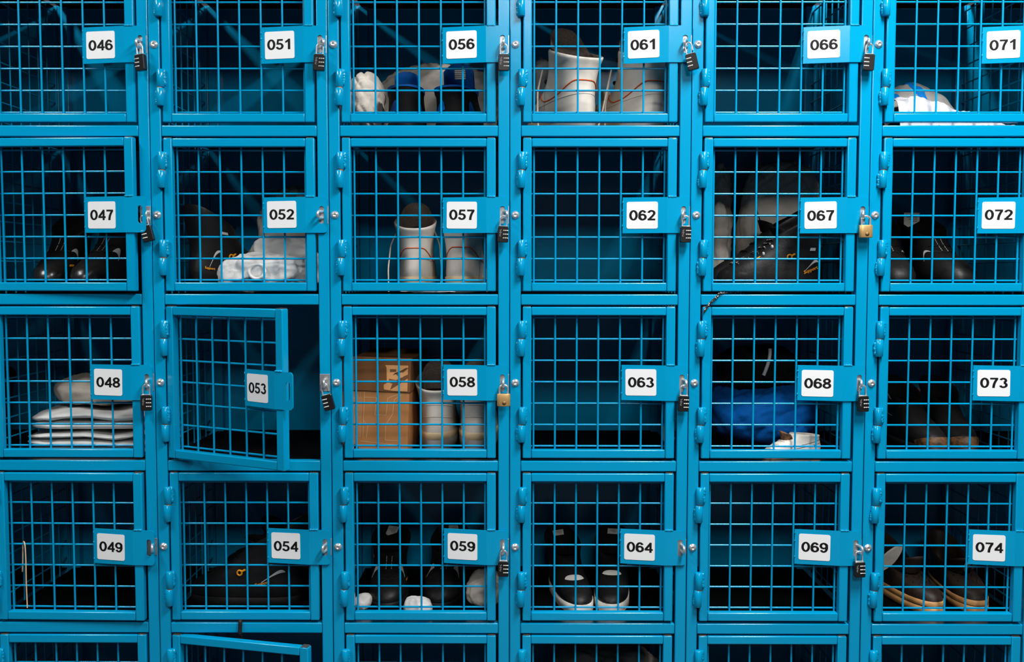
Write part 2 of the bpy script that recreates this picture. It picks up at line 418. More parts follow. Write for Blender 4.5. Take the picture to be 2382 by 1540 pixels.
LOCK = []
pos_words = ['', 'leftmost, partly cut off', 'second from the left', 'third from the left', 'third from the right', 'second from the right', 'rightmost, partly cut off', '']
for ci in range(8):
    x0, x1 = SEAM[ci] + .0008, SEAM[ci + 1] - .0008
    first = NUM0 + 5 * ci
    lb = 'tall blue wire-door locker with doors %03d to %03d, %s' % (first, first + 3, pos_words[ci])
    if ci == 0: lb = 'blue locker beyond the left edge, glimpsed through the side mesh of locker 046'
    if ci == 7: lb = 'blue locker beyond the right edge, glimpsed through the side mesh of locker 071'
    lk = thing('locker', lb, 'locker', ((x0 + x1) / 2, 0, 0), group='row of blue mesh lockers')
    LOCK.append(lk); cx = (x0 + x1) / 2; a, b = x0 - cx, x1 - cx
    top = RT[0]
    for s_ in (0, 1):
        xa = a if s_ == 0 else b - PW + .0008
        xb_ = xa + PW - .0008
        MB().box((xa, -.001, 0), (xb_, .027, top), 'paint', .0022).build('post', lk)
        MB().box((xa, DEPTH - .03, 0), (xb_, DEPTH - .004, top), 'paint', .0012).build('rear_post', lk)
        if s_ == 0 and ci: continue
        g = MB(); xm = (xa + .0035) if s_ == 0 else (xb_ - .0035)
        for j in range(9):
            y = .042 + j * .05
            g.tube([(xm, y, RB[5] + .02), (xm, y, top - .01)], .0021, 'paint', 6)
        z = RT[5] + .03
        sg = 1 if s_ == 0 else -1
        while z < top - .01:
            g.tube([(xm + sg * .0042, .012, z), (xm + sg * .0042, DEPTH - .01, z)], .0021, 'paint', 6); z += .0492
        g.build('side_mesh', lk)
    MB().box((a + .003, DEPTH - .004, RB[5]), (b - .003, DEPTH - .002, top), 'paint').build('back_panel', lk)
    for ri in range(6):
        MB().box((a + PW, -.0001, RB[ri]), (b - PW, .024, RT[ri]), 'paint', .0024).build('rail', lk)
        MB().box((a + .008, .0245, RT[ri] - .003), (b - .008, DEPTH - .006, RT[ri] - .001), 'shelf').build('shelf', lk)
    for ri in range(5):
        num = '%03d' % (first + ri)
        zb, zt = RT[ri + 1] + .0068, RB[ri] - .0040
        ox = a + PW + .0040; w = (b - PW) - ox - .0054
        DOORS[num] = (build_door(lk, ox, zb, w, zt - zb, num, ci), cx + ox, zb, w, zt - zb)
        zc = (zb + zt) / 2
        st = MB().box((b - PW + .0012, -.0022, zc - .0205), (b - .0006, -.0009, zc + .0205), 'zinc', .0004).build('staple_plate', lk)
        rs = random.Random(int(num) + 5)
        eo = eye_mesh().build('eye', st, (b - PW / 2 + .0004, -.002, zc), (0, 0, R(rs.uniform(-24, 24))))
        q = MB(); mx = Matrix.Translation((a + PW / 2 - .0002, -.001, zc)) @ Matrix.Rotation(R(90), 4, 'X')
        q.lathe([(.0, 0), (.0092, 0), (.0092, .0012), (.0070, .0016), (.0068, .003), (.0056, .0048), (.0030, .0056), (.0028, .0042), (.0, .0042)], 'chrome', mx, 20)
        q.build('bolt', lk)

# ------------------------------------------------------------------ padlocks
def combo_lock(openit=False):
    t = thing('padlock', 'x', 'padlock')
    w, h, d = .0250, .0372, .0125
    b = MB(); prof = rrect(-w / 2, w / 2, 0, -0 + h, .0035, 4)
    b.prism(prof, -d / 2 + .0012, d / 2 - .0012, 'lockblack'); inner = rrect(-w / 2 + .0012, w / 2 - .0012, .0012, h - .0012, .003, 4)
    n = len(prof)
    for y0, y1, fl in ((-d / 2 + .0012, -d / 2, 0), (d / 2 - .0012, d / 2, 1)):
        vs = [(x, y0, z) for x, z in prof] + [(x, y1, z) for x, z in inner]
        fs = [((i, (i + 1) % n, n + (i + 1) % n, n + i) if fl else (i, n + i, n + (i + 1) % n, (i + 1) % n)) for i in range(n)]
        b.add(vs, fs + [tuple(range(n, 2 * n)) if not fl else tuple(range(2 * n - 1, n - 1, -1))], 'lockblack')
    b.box((-w / 2 + .003, -d / 2 + .0015, h), (w / 2 - .003, d / 2 - .0015, h + .0012), 'chrome', .0004)
    body = b.build('body', t)
    # embossed rings and strokes down the left of the face
    e = MB()
    for i, zz in enumerate((.029, .0225, .016)):
        a0, a1 = ((200, 400), (0, 360), (40, 320))[i]
        e.tube([(-.0062 + .0017 * cos(R(a0 + (a1 - a0) * k / 10)), -d / 2 - .0001, zz + .0021 * sin(R(a0 + (a1 - a0) * k / 10))) for k in range(11)], .00028, 'reflect', 5)
    e.build('embossing', body)
    for zz in (.0275, .0188, .0101):
        q = MB(); prof = []
        q.lathe([(0, -.0060), (.0062, -.0060), (.0066, -.0052), (.0066, .0052), (.0062, .0060), (0, .0060)], 'dial', Matrix.Translation((.0052 + .0008, 0, zz)) @ Matrix.Rotation(R(90), 4, 'Y') @ Matrix.Scale(.36, 4, (1, 0, 0)) @ Matrix.Scale(1.12, 4, (0, 1, 0)), 16)
        for k in (-1, 1):
            q.box((.006 + k * .0022 - .0004, -.0079, zz - .0016), (.006 + k * .0022 + .0004, -.0072, zz + .0016), 'ink')
        q.build('dial', t)
    s = MB(); hw = .0078; up = .0165
    pts = [(-hw, 0, h - .004 if not openit else h + .004)] + [(-hw, 0, h + up * .6)] + [(-hw * cos(R(a)), 0, h + up + hw * sin(R(a))) for a in range(0, 181, 15)] + [(hw, 0, h + up * .6), (hw, 0, h - .004)]
    if openit: pts = [(x, y, z + (.0 if x > 0 else .003)) for x, y, z in pts]
    s.tube(pts, .0017, 'chrome', 10); s.build('shackle', t)
    return t
def brass_lock():
    t = thing('padlock', 'x', 'padlock')
    w, h, d = .0312, .0292, .014
    b = MB(); rg = []
    for z, q in ((0, .94), (.0012, 1), (h - .0008, 1), (h, .95)):
        rg.append([(w / 2 * q * (1 if abs(cos(R(a))) > .55 else abs(cos(R(a))) / .55) * (1 if cos(R(a)) > 0 else -1), d / 2 * q * sin(R(a)), z) for a in range(0, 360, 10)])
    rg = []
    for z, q in ((0, .93), (.0015, 1), (h - .001, 1), (h, .94)):
        ring = []
        for a in range(0, 360, 10):
            c_, s_ = cos(R(a)), sin(R(a)); ring.append((w / 2 * q * (abs(c_) ** .55) * (1 if c_ > 0 else -1), d / 2 * q * (abs(s_) ** .75) * (1 if s_ > 0 else -1), z))
        rg.append(ring)
    b.rings(rg, 'brass', True, True, True); body = b.build('body', t)
    e = MB(); e.lathe([(0, 0), (.0046, 0), (.0048, .0004), (.0, .0004)], 'brassdark', Matrix.Translation((.0012, -d / 2 - .0001, .0085)) @ Matrix.Rotation(R(90), 4, 'X'), 20)
    e.build('emblem', body)
    s = MB(); hw = .0098; up = .0125
    pts = [(-hw, 0, h - .003), (-hw, 0, h + up * .6)] + [(-hw * cos(R(a)), 0, h + up + hw * .85 * sin(R(a))) for a in range(0, 181, 15)] + [(hw, 0, h + up * .6), (hw, 0, h - .003)]
    s.tube(pts, .0022, 'chrome', 12); s.build('shackle', t)
    return t
protoC = combo_lock(); protoO = combo_lock(True); protoB = brass_lock()
used = set()
def hang(num, kind, tilt=0, flip=False, dx=0, y=-.0195, label=None, yaw=0, dz=0):
    src = {'c': protoC, 'o': protoO, 'b': protoB}[kind]
    o = src if kind not in used else copy_tree(src)
    used.add(kind)
    dr, dx0, zb, w, h = DOORS[num]
    x = dx0 + w + .0054 + PW / 2 + .0004 + dx; z = zb + h / 2
    top = (.0372 + .0165 + .0078) if kind != 'b' else (.0292 + .0125 + .0083)
    # pivot about the top of the shackle, which hangs in the eye
    zp = z - .0030 + dz
    o.rotation_euler = (0, R(tilt), R(180 if flip else 0) + R(yaw))
    m = Matrix.Rotation(R(tilt), 3, 'Y') 
    off = Vector((0, 0, -top)); off.rotate(o.rotation_euler)
    o.location = Vector((x, y, zp)) + off
    o['label'] = label; o['group'] = 'padlocks on the locker doors'
    return o
CL = 'black combination padlock with silver dials hanging from door %s'
hang('046', 'c', 5, True, label=CL % '046', yaw=-18)
hang('047', 'c', 14, True, y=-.0185, label='black combination padlock half hidden behind number plate 047')
hang('048', 'c', 0, False, label=CL % '048', yaw=8)
hang('051', 'c', 3, False, label=CL % '051')
hang('056', 'c', 0, False, label=CL % '056')
hang('057', 'c', 2, False, label=CL % '057')
hang('059', 'c', 1, False, label=CL % '059')
hang('061', 'o', 14, True, label='tilted open black combination padlock hanging from door 061', yaw=-12)
hang('062', 'c', 1, False, label=CL % '062')
hang('063', 'c', 2, False, label=CL % '063')
hang('066', 'c', -3, True, label=CL % '066')
hang('068', 'c', -2, False, label=CL % '068')
hang('069', 'c', -2, False, label=CL % '069')
hang('053', 'o', 15, True, label='open black combination padlock left on the bare staple beside open door 053')
hang('058', 'b', 0, label='small brass padlock hanging from door 058')
hang('067', 'b', 0, label='larger looking brass padlock with round stamp on door 067')
#BEGIN_CONTENTS
# ------------------------------------------------------------------ footwear
NR = 32
class Last:
    """a shoe surface: stacked outlines (z, heel y, toe y, half width); toe at +Y, t=0 at the toe, t=pi at the heel"""
    def __init__(s, lv, tilt=0.0, lean=0.0):
        s.lv = lv; s.tilt = tilt; s.z0 = lv[0][0]; s.z1 = lv[-1][0]
    def prm(s, z):
        lv = s.lv
        if z <= lv[0][0]: return lv[0][1:]
        for i in range(len(lv) - 1):
            if z <= lv[i + 1][0]:
                u = (z - lv[i][0]) / (lv[i + 1][0] - lv[i][0])
                p0 = lv[max(0, i - 1)]; p1 = lv[i]; p2 = lv[i + 1]; p3 = lv[min(len(lv) - 1, i + 2)]
                out = []
                for k in (1, 2, 3):
                    h = p2[0] - p1[0]
                    m1 = (p2[k] - p0[k]) / max(1e-6, p2[0] - p0[0]) * h; m2 = (p3[k] - p1[k]) / max(1e-6, p3[0] - p1[0]) * h
                    out.append((2*u**3 - 3*u*u + 1) * p1[k] + (u**3 - 2*u*u + u) * m1 + (-2*u**3 + 3*u*u) * p2[k] + (u**3 - u*u) * m2)
                return out
        return lv[-1][1:]
    def pt(s, t, z, off=0.0):
        yb, yf, hw = s.prm(z); m = (yb + yf) / 2; hl = (yf - yb) / 2
        c_, s_ = cos(t), sin(t)
        long = min(1, max(0, (hl / max(hw, 1e-6) - 1.2) / 1.5))
        taper = 1 - .20 * long * max(0, -c_) + .05 * long * max(0, c_) - .10 * long * max(0, 1 - abs(c_) * 1.6) * 1
        x = (hw * taper + off) * (abs(s_) ** .85) * (1 if s_ >= 0 else -1)
        y = m + (hl + off) * (abs(c_) ** .9) * (1 if c_ >= 0 else -1)
        k = max(0, (z - s.z1 + .07) / .07)
        return Vector((x, y, z + s.tilt * c_ * k * k))
    def ring(s, z, off=0.0):
        return [s.pt(2 * pi * k / NR, z, off) for k in range(NR)]
    def patch(s, mb, mt, tz, off=.0012):
        """tz: rows of (t, z) pairs"""
        mb.grid([[s.pt(t, z, off) for t, z in row] for row in tz], mt)

BOOT = [(.026, .006, .290, .046), (.045, .002, .288, .048), (.062, .002, .276, .047), (.078, .005, .248, .045), (.092, .008, .214, .043), (.108, .010, .184, .042), (.128, .009, .160, .042), (.150, .004, .146, .044), (.166, -.002, .138, .047), (.178, -.004, .134, .049)]
SHOE = [(.024, .006, .286, .045), (.040, .002, .284, .047), (.056, .003, .270, .046), (.070, .006, .236, .044), (.082, .008, .200, .042), (.094, .008, .168, .041), (.104, .006, .150, .042)]
def band(mb, last, z0, z1, off, mt, n=2, c0=True):
    rg = [last.ring(z0 + (z1 - z0) * i / n, off) for i in range(n + 1)]
    mb.rings(rg, mt, True, c0, False)

def footwear(name, label, cat, lv, loc, rot, upper, sole=('black_rubber', .0, .026), mid=None, lining='dark_lining', tilt=0.0, opts=(), group=None, sc=1.0, z_up0=None):
    """sole = (material, z0, z1); mid = (material, z0, z1)"""
    last = Last(lv, tilt)
    t = thing(name, label, cat, loc, rot, group); t.scale = sc if isinstance(sc, tuple) else (sc,) * 3
    zt = last.z1; z0 = last.z0
    u = MB(); n = 16
    rg = [last.ring(z0 - .004 + (zt - z0 + .004) * i / n) for i in range(n + 1)]
    rg += [last.ring(zt + .0032, -.0018)]
    u.rings(rg, upper, True, True, False); uo = u.build('upper', t)
    l = MB(); l.rings([last.ring(zt + .0031, -.0016), last.ring(zt + .0030, -.0045), last.ring(zt - .001, -.0072), last.ring(zt - .012, -.0080), last.ring(zt - .03, -.0085), last.ring(zt - .06, -.009)], lining, True, False, True); l.build('lining', t)
    s = MB(); m_, a, b = sole
    flat = [(a, lv[0][1] + .004, lv[0][2] - .006, lv[0][3] - .004)] + [(b, *lv[0][1:])]
    L2 = Last([(a, lv[0][1] + .002, lv[0][2] - .004, lv[0][3] - .002), (b, *lv[1][1:])])
    s.rings([[Vector((p.x, p.y, a)) for p in last.ring(z0, -.004)], [Vector((p.x, p.y, a + .004)) for p in last.ring(z0, .002)], [Vector((p.x, p.y, b)) for p in last.ring(z0, .0035)], [Vector((p.x, p.y, b + .002)) for p in last.ring(z0, .000)]], m_, True, True, True)
    s.build('sole', t)
    if mid:
        q = MB(); m_, a, b = mid
        q.rings([[Vector((p.x, p.y, a)) for p in last.ring(max(a, z0), .002)], [Vector((p.x, p.y, a + .003)) for p in last.ring(max(a, z0), .0032)], [Vector((p.x, p.y, b)) for p in last.ring(b, .0026)], [Vector((p.x, p.y, b + .0015)) for p in last.ring(b, .0)]], m_, True)
        q.build('midsole', t)
    for o in opts: o(last, t)
    return t

def o_tongue(mt, h=.03, lab=None, text=None, back=.012, wid=1.0, lean=.012):
    def f(L, t):
        m = MB(); zt = L.z1; P = []; Q = []
        for j in range(6):
            a, b = [], []
            for i in range(9):
                tt = (-1.05 + 2.1 * i / 8) * wid; v = j / 5
                p = L.pt(tt, zt - .02, -.009) + Vector((0, lean * v, 0)); p.z = zt - .028 + (h + .028 + L.tilt) * v * (1 - .30 * abs(tt) ** 2.2 * v)
                a.append(p); b.append(p + Vector((sin(tt) * .005, .006 * cos(tt), 0)) * (1 - .4 * v))
            P.append(a); Q.append(b)
        ring = [[*P[j], *reversed(Q[j])] for j in range(6)]
        m.rings(ring, mt, True, False, True); to = m.build('tongue', t)
        if lab:
            q = MB(); w_, h_, zl, mt2 = lab
            tot = h + .028 + L.tilt; ctr = L.pt(0, zt - .02, -.009) + Vector((0, lean * (zl + .028) / tot - .0026, 0)); ctr.z = zt + zl
            q.prism([(-w_, -h_), (w_, -h_), (w_, h_), (-w_, h_)], -.0004, .0004, mt2)
            if text:
                q.box((-w_ * .75, -.0008, h_ * .45), (w_ * .7, -.0005, h_ * .8), 'red')
                text_faces(q, text, Matrix.Translation((-w_ * .35, -.0008, -h_ * .55)) @ Matrix.Rotation(R(90), 4, 'X'), h_ * 1.0, 'label')
            else:
                for k in range(5): q.box((-w_ * .8, -.0007, h_ * (.7 - .34 * k)), (w_ * (.3 + .5 * ((k * 7) % 3) / 2), -.0005, h_ * (.78 - .34 * k)), 'ink')
            q.build('size_label', to, ctr, (-math.atan(lean / tot), 0, 0))
    return f
def o_frontstrap(lab_mt=None):
    pass
def o_heel_label(mt='label', dx=0.0, w=.013, h=.017, zl=.004, rotz=0, cut=True):
    """fabric label standing on the inside of the heel, seen over the front of the shoe"""
    def f(L, t):
        q = MB(); p = L.pt(pi, L.z1 - .01, -.012)
        poly = [(-w, -h * .2), (-w * .1, -h * .75), (w * .35, -h), (w, -h), (w, h), (-w, h)] if cut else [(-w, -h), (w, -h), (w, h), (-w, h)]
        q.prism(poly, .0, .0008, mt)
        for k in range(4): q.box((-w * .7, .0007, h * (.66 - .3 * k)), (w * (.1 + .55 * ((k * 5) % 3) / 2), .0010, h * (.74 - .3 * k)), 'ink')
        q.build('size_label', t, (p.x + dx, p.y + .003, L.z1 + zl), (0, R(rotz), 0))
    return f
def tubepath(L, pts, off): return [L.pt(a, z, off) for a, z in pts]
def o_piping(mt, r=.0011):
    def f(L, t):
        m = MB(); pts = []
        for i in range(49):
            a = pi - 2.25 + 4.5 * i / 48; d = abs(a - pi)
            z = .112 - .034 * (1 - cos(min(1, max(0, (d - .35) / 1.15)) * pi)) / 2 + .035 * max(0, d - 1.6)
            pts.append((a, z))
        m.tube(tubepath(L, pts, .0006), r, mt, 6); m.build('piping', t)
    return f
def o_seam(mt='reflect', z=.07, a0=2.2, r=.0007, amp=.012):
    def f(L, t):
        m = MB(); m.tube(tubepath(L, [(pi - a0 + 2 * a0 * i / 30, z + amp * cos((i - 15) / 15 * 2.2)) for i in range(31)], .0003), r, mt, 5); m.build('seam', t)
    return f
def o_laces(mt, z0=.088, z1=.150, n=4, r=.0017, hang=None):
    def f(L, t):
        m = MB()
        for i in range(n):
            z = z0 + (z1 - z0) * i / (n - 1)
            m.tube(tubepath(L, [(-.55 + 1.1 * k / 8, z + .004 * (k % 2)) for k in range(9)], .0022), r, mt, 6)
        for h in hang or ():
            pts = [Vector(p) for p in h]; q = []
            for k in range(len(pts) - 1):
                for u in range(6): q.append(pts[k].lerp(pts[k + 1], u / 6))
            q.append(pts[-1]); sm = [q[0]] + [(q[i - 1] + q[i] * 2 + q[i + 1]) / 4 for i in range(1, len(q) - 1)] + [q[-1]]
            m.tube(sm, r, mt, 6)
        m.build('laces', t)
    return f
def o_hooks(mt='black_rubber', zs=(.14, .165)):
    def f(L, t):
        for sgn in (-1, 1):
            for z in zs:
                m = MB(); p = L.pt(sgn * .8, z, .001); m.lathe([(.0, -.001), (.0052, -.001), (.0052, .0016), (.003, .003), (.0, .003)], mt, Matrix.Translation(p) @ Vector((p.x, p.y - .06, 0)).to_track_quat('Z', 'Y').to_matrix().to_4x4(), 12)
                m.build('hook', t)
    return f
def o_swoosh(mt='reflect', a=.62, z=.105, l=.55, dz=-.020, w=.0060):
    def f(L, t):
        for sgn in (-1, 1):
            m = MB(); up, lo = [], []
            for i in range(13):
                u = i / 12; ang = sgn * (a + l * u); zz = z + dz * u ** 1.6 * 1.2 + .006 * sin(u * pi)
                ww = w * sin(min(1, u * 1.15 + .06) * pi * .92) ** .8
                up.append((ang, zz + ww)); lo.append((ang, zz - ww * .6))
            L.patch(m, mt, [up, lo], .0014); m.build('reflective_stripe', t)
    return f
def o_stitch(mt='label', z0=.106, z1=.150, dx=.1):
    def f(L, t):
        m = MB()
        for sgn in (-1, 1):
            n = 9
            for k in range(n):
                z = z0 + (z1 - z0) * k / n
                m.tube(tubepath(L, [(sgn * dx, z), (sgn * dx, z + (z1 - z0) / n * .62)], .0016), .0007, mt, 5)
        m.build('stitching', t)
    return f
def o_toecap(mt, zt=.062, ang=1.0, off=.0016, z0=.03):
    def f(L, t):
        m = MB(); rows = []
        for j in range(7):
            v = j / 6; rows.append([((-ang + 2 * ang * i / 14), z0 + (zt - z0) * v * (1 - .55 * (abs(-1 + 2 * i / 14)) ** 2.5)) for i in range(15)])
        L.patch(m, mt, rows, off); m.build('toe_cap', t)
    return f
def o_mark(mt, pts, off=.0018, name='print_mark'):
    def f(L, t):
        m = MB()
        for (a0, a1, z0, z1) in pts: L.patch(m, mt, [[(a0 + (a1 - a0) * i / 10, z0 + (z1 - z0) * j / 3) for i in range(11)] for j in range(4)], off)
        m.build(name, t)
    return f
def o_halfmoon(z, a=.50, h=.011):
    def f(L, t):
        m = MB(); L.patch(m, 'label', [[(-a + 2 * a * i / 14, z) for i in range(15)], [(-a + 2 * a * i / 14, z + h * max(.02, 1 - (-1 + i / 7) ** 2) ** .6) for i in range(15)]], .003); m.build('tongue_tab', t)
    return f
def o_ring(mt='yellow', a=1.1, z=.09, name='zip_pull'):
    def f(L, t):
        m = MB(); p = L.pt(a, z, .004); q = L.pt(a + .05, z, .004); d = (q - p).normalized(); up = Vector((0, 0, 1))
        m.tube([p + d * .0062 * cos(2 * pi * k / 14) + up * .0062 * sin(2 * pi * k / 14) for k in range(14)], .0022, mt, 6, closed=True)
        m.tube([p - d * .006 + up * .003, p - d * .015 + up * .008], [.003, .0024], mt, 6); m.build(name, t)
    return f
def o_text(body, mt, a, z, size, rot=0, off=.003, flip=False, name='lettering'):
    def f(L, t):
        m = MB(); p = L.pt(a, z, off); q = L.pt(a - .03, z, off); d = (q - p).normalized()
        r_ = L.pt(a, z + .01, off); up = (r_ - p).normalized(); nn = d.cross(up)
        mx = Matrix((d, up, nn)).transposed().to_4x4(); mx.translation = p
        text_faces(m, body, mx @ Matrix.Rotation(R(rot), 4, 'Z'), size, mt, .02); m.build(name, t)
    return f

def shelf_z(r): return RT[r] - .001            # r = 1..5, the compartment standing on rail r
def spot(px, Y, r, py=None):
    """floor point of compartment r whose sight line runs through photo column px at depth Y"""
    z = shelf_z(r) + .0006
    p = at(px, py if py is not None else 800, Y); d = at(px, 900, Y)
    # follow the sight line family to the shelf height
    q = at(px, 100, Y); w = at(px, 1500, Y); u = (z - q.z) / (w.z - q.z)
    return Vector((q.x + (w.x - q.x) * u, Y, z))
def spot2(px, Yv, Y, r):
    q = spot(px, Yv, r); return Vector((q.x, Y, q.z))
def facing(yaw): return (0, 0, R(yaw))
# --- white high boots
HANG = lambda sx: [[(sx * .040, .10, .165), (sx * .056, .06, .12), (sx * .060, .03, .06), (sx * .058, .012, .004)]]
WB = dict(upper='white_leather', sole=('grey_rubber', 0, .022), mid=('beige_rubber', .022, .040), lining='mesh_dark', tilt=.020)
def white_boot(label, px, Y, r, yaw, opts, sc=1.0, **kw):
    a = dict(WB); a.update(kw)
    return footwear('work_boot', label, 'boot', BOOT, spot(px, Y, r), facing(yaw), opts=opts, sc=sc, group='white work boots', **a)
white_boot('white boot with orange piping and size label 43, left of the pair behind door 057', 964, .10, 2, 3, [o_tongue('mesh_dark', .034, (.019, .0135, .003, 'labelblack'), '43'), o_piping('orange'), o_seam('white_leather', .075), o_laces('lace_white', hang=HANG(1) + HANG(-1)), o_hooks()], (1.10, 1, 1.0))
white_boot('white boot with orange piping partly behind number plate 057, right of its pair', 1070, .09, 2, -3, [o_tongue('mesh_dark', .034), o_piping('orange'), o_seam('white_leather', .075), o_laces('lace_white', hang=HANG(1)), o_hooks()], (1.13, 1, 1.02))
white_boot('white boot with hanging lace and dark mesh collar, left of pair behind door 061', 1366, .075, 1, 22, [o_tongue('mesh_dark', .056, wid=1.6), o_piping('orange', .0013), o_seam('white_leather', .070), o_laces('lace_white', hang=[[(-.046, .128, .150), (-.056, .128, .10), (-.057, .125, .04), (-.056, .12, .002)]]), o_hooks(zs=(.125, .165))], (1.34, 1.0, 1.08))
white_boot('white boot with orange piping half behind number plate 061, right of its pair', 1532, .075, 1, 22, [o_tongue('mesh_dark', .040), o_piping('orange', .0013), o_seam('white_leather', .070), o_laces('lace_white', hang=[[(-.046, .128, .155), (-.058, .128, .09), (-.075, .11, .03), (-.095, .08, .002)], [(-.046, .128, .155), (-.054, .14, .07), (-.062, .12, .002)]]), o_hooks(zs=(.125, .165))], (1.34, 1.0, 1.06))
white_boot('scuffed white boot with grey sole beside the cardboard box, left of pair behind door 058', 1012, .10, 3, 0, [o_tongue('mesh_dark', .030, (.014, .011, .010, 'label')), o_seam('white_leather', .112, 1.6), o_seam('white_leather', .080, 1.7), o_laces('lace_white'), o_hooks(zs=(.165,))], (1.13, 1, .98), sole=('grey_rubber', 0, .034), mid=('beige_rubber', .034, .050))
white_boot('scuffed white boot with grey sole under number plate 058, right of its pair', 1106, .10, 3, -1, [o_tongue('mesh_dark', .030), o_seam('white_leather', .112, 1.6), o_seam('white_leather', .080, 1.7), o_laces('lace_white')], (1.13, 1, .98), sole=('grey_rubber', 0, .034), mid=('beige_rubber', .034, .050))
# --- black ankle boots, toes forward
BB = dict(upper='black_leather', tilt=-.030)
def black_boot(label, px, Y, r, yaw, opts, sc=1.0, lv=BOOT, rot=None, loc=None, **kw):
    a = dict(BB); a.update(kw)
    return footwear('safety_boot', label, 'boot', lv, loc or spot2(px, .17, Y, r), rot or facing(180 + yaw), opts=opts, sc=sc, group='black safety boots', **a)
fr = [o_tongue('black_cloth', .016), o_laces('black_rubber', .085, .12, 3)]
black_boot('black boot with grey reflective stripes and yellow mark, left of pair behind door 047', 118, .36, 2, 6, fr + [o_swoosh(), o_stitch(), o_toecap('black_gloss', .066, 1.1, .0030), o_mark('yellow', [(-1.05, -.85, .066, .071)]), o_mark('yellow', [(-1.5, -1.42, .098, .112)], name='side_mark'), o_seam('reflect', .066, .9, .0008)], (1.03, 1, 1))
black_boot('black boot with grey reflective stripes below number plate 047, right of its pair', 250, .36, 2, -6, fr + [o_swoosh(w=.0075), o_stitch(), o_toecap('black_gloss', .066, 1.1, .0030)], (1.03, 1, 1))
black_boot('black boot with torn label strip at the left edge behind door 072', 2082, .36, 2, -4, fr + [o_swoosh(w=.003), o_stitch(), o_toecap('black_leather'), o_heel_label(w=.010, h=.019, zl=.016)], (1.15, 1, 1))
black_boot('black boot with white care label standing inside its collar behind door 072', 2180, .36, 2, 6, fr + [o_swoosh(w=.003), o_stitch(), o_toecap('black_leather'), o_heel_label(w=.019, h=.019, zl=.016), o_mark('yellow', [(-1.15, -1.05, .045, .068)])], (1.15, 1, 1))
black_boot('black boot with tilted white label in its collar, left of pair behind door 059', 890, .38, 4, 4, fr + [o_swoosh(w=.0095, a=.48, l=.42), o_stitch(), o_toecap('black_leather', .06, 1.0, .002), o_heel_label(w=.013, h=.019, zl=.006, rotz=-14), o_mark('yellow', [(.95, 1.05, .128, .138)]), o_mark('yellow', [(-1.2, -1.0, .07, .074)], name='side_mark')], (1.1, 1, .70))
black_boot('black boot half behind number plate 059, right of its pair', 1045, .38, 4, -5, fr + [o_swoosh(w=.0095, a=.48, l=.42), o_stitch(), o_toecap('black_leather', .06, 1.0, .002), o_heel_label(w=.012, h=.017, zl=.012), o_mark('yellow', [(-1.05, -.95, .128, .138)]), o_mark('yellow', [(1.0, 1.2, .075, .079)], name='side_mark')], (1.1, 1, .70))
sn = dict(sole=('tan_welt', 0, .008), mid=('label', .008, .036), lining='dark_lining')
black_boot('black trainer with thick off-white sole, left of pair behind door 064', 1302, .34, 4, 10, [o_tongue('black_cloth', .010), o_heel_label(w=.015, h=.010, zl=.010, rotz=8, cut=False), o_halfmoon(.092), o_seam('reflect', .100, 1.4, .0006)], (.97, 1, .72), **sn)
black_boot('black trainer with thick off-white sole under number plate 064, right of its pair', 1440, .35, 4, -6, [o_tongue('black_cloth', .010), o_heel_label(w=.014, h=.010, zl=.012, rotz=-3, cut=False), o_halfmoon(.100)], (.97, 1, .72), **sn)
bt = dict(upper='black_leather')
black_boot('black boot with scuffed brown toe guard, left of pair behind door 073', 2130, .36, 3, 4, [o_tongue('black_cloth', .014), o_toecap('toe_brown', .058, .95, .003, .026), o_seam('reflect', .10, 1.5, .0006), o_mark('label', [(1.2, 1.35, .150, .172)], name='pull_tab'), o_mark('lace_tan', [(-1.5, -1.3, .150, .185)], name='side_mark')], (.93, 1, .80))
black_boot('black boot with scuffed brown toe guard, right of pair behind door 073', 2232, .36, 3, -4, [o_tongue('black_cloth', .014), o_toecap('toe_brown', .060, .95, .003, .026), o_mark('label', [(-1.5, -1.4, .150, .172), (-1.3, -1.2, .150, .172)], name='pull_tab')], (.93, 1, .80))
bw = dict(upper='brown_leather', sole=('tan_welt', 0, .018), mid=('tan_welt', .022, .033), lv=SHOE, lining='brown_leather')
black_boot('worn dark brown shoe with tan welt, left of pair behind door 074', 2082, .34, 4, 12, [o_tongue('brown_leather', .050, lean=.03), o_laces('black_rubber', .07, .09, 3), o_seam('tan_welt', .045, .9, .0008)], (.98, 1.02, 1.05), **bw)
black_boot('worn dark brown shoe with tan welt under number plate 074, right of its pair', 2244, .36, 4, -2, [o_tongue('brown_leather', .045, lean=.03), o_laces('black_rubber', .07, .09, 3)], 1.02, **bw)
# --- low black shoes with blue lining, heels forward
lb = dict(upper='black_cloth', lining='royal', lv=SHOE, tilt=.004)
tri = o_mark('royal', [(pi - 1.15, pi - .82, .034, .052), (pi + .38, pi + .85, .036, .056)], name='blue_flash')
def blue_flash(L, t):
    for sgn, a0, a1 in ((1, .30, .95), (-1, .70, 1.05)):
        m = MB(); L.patch(m, 'royal', [[(pi + sgn * (a0 + (a1 - a0) * i / 8), .050 - .010 * (i / 8)) for i in range(9)], [(pi + sgn * (a0 + (a1 - a0) * i / 8), .052 - .010 * (i / 8) + .025 * sin(pi * (i / 8) ** .7)) for i in range(9)]], .002); m.build('blue_flash', t)
def blue_collar(L, t):
    m = MB(); L.patch(m, 'royal', [[(pi - 1.9 + 3.8 * i / 24, L.z1 - .006 + .004 * cos((i - 12) / 12 * 2.5)) for i in range(25)], [(pi - 1.9 + 3.8 * i / 24, L.z1 + .002) for i in range(25)]], .0014); m.build('collar', t)
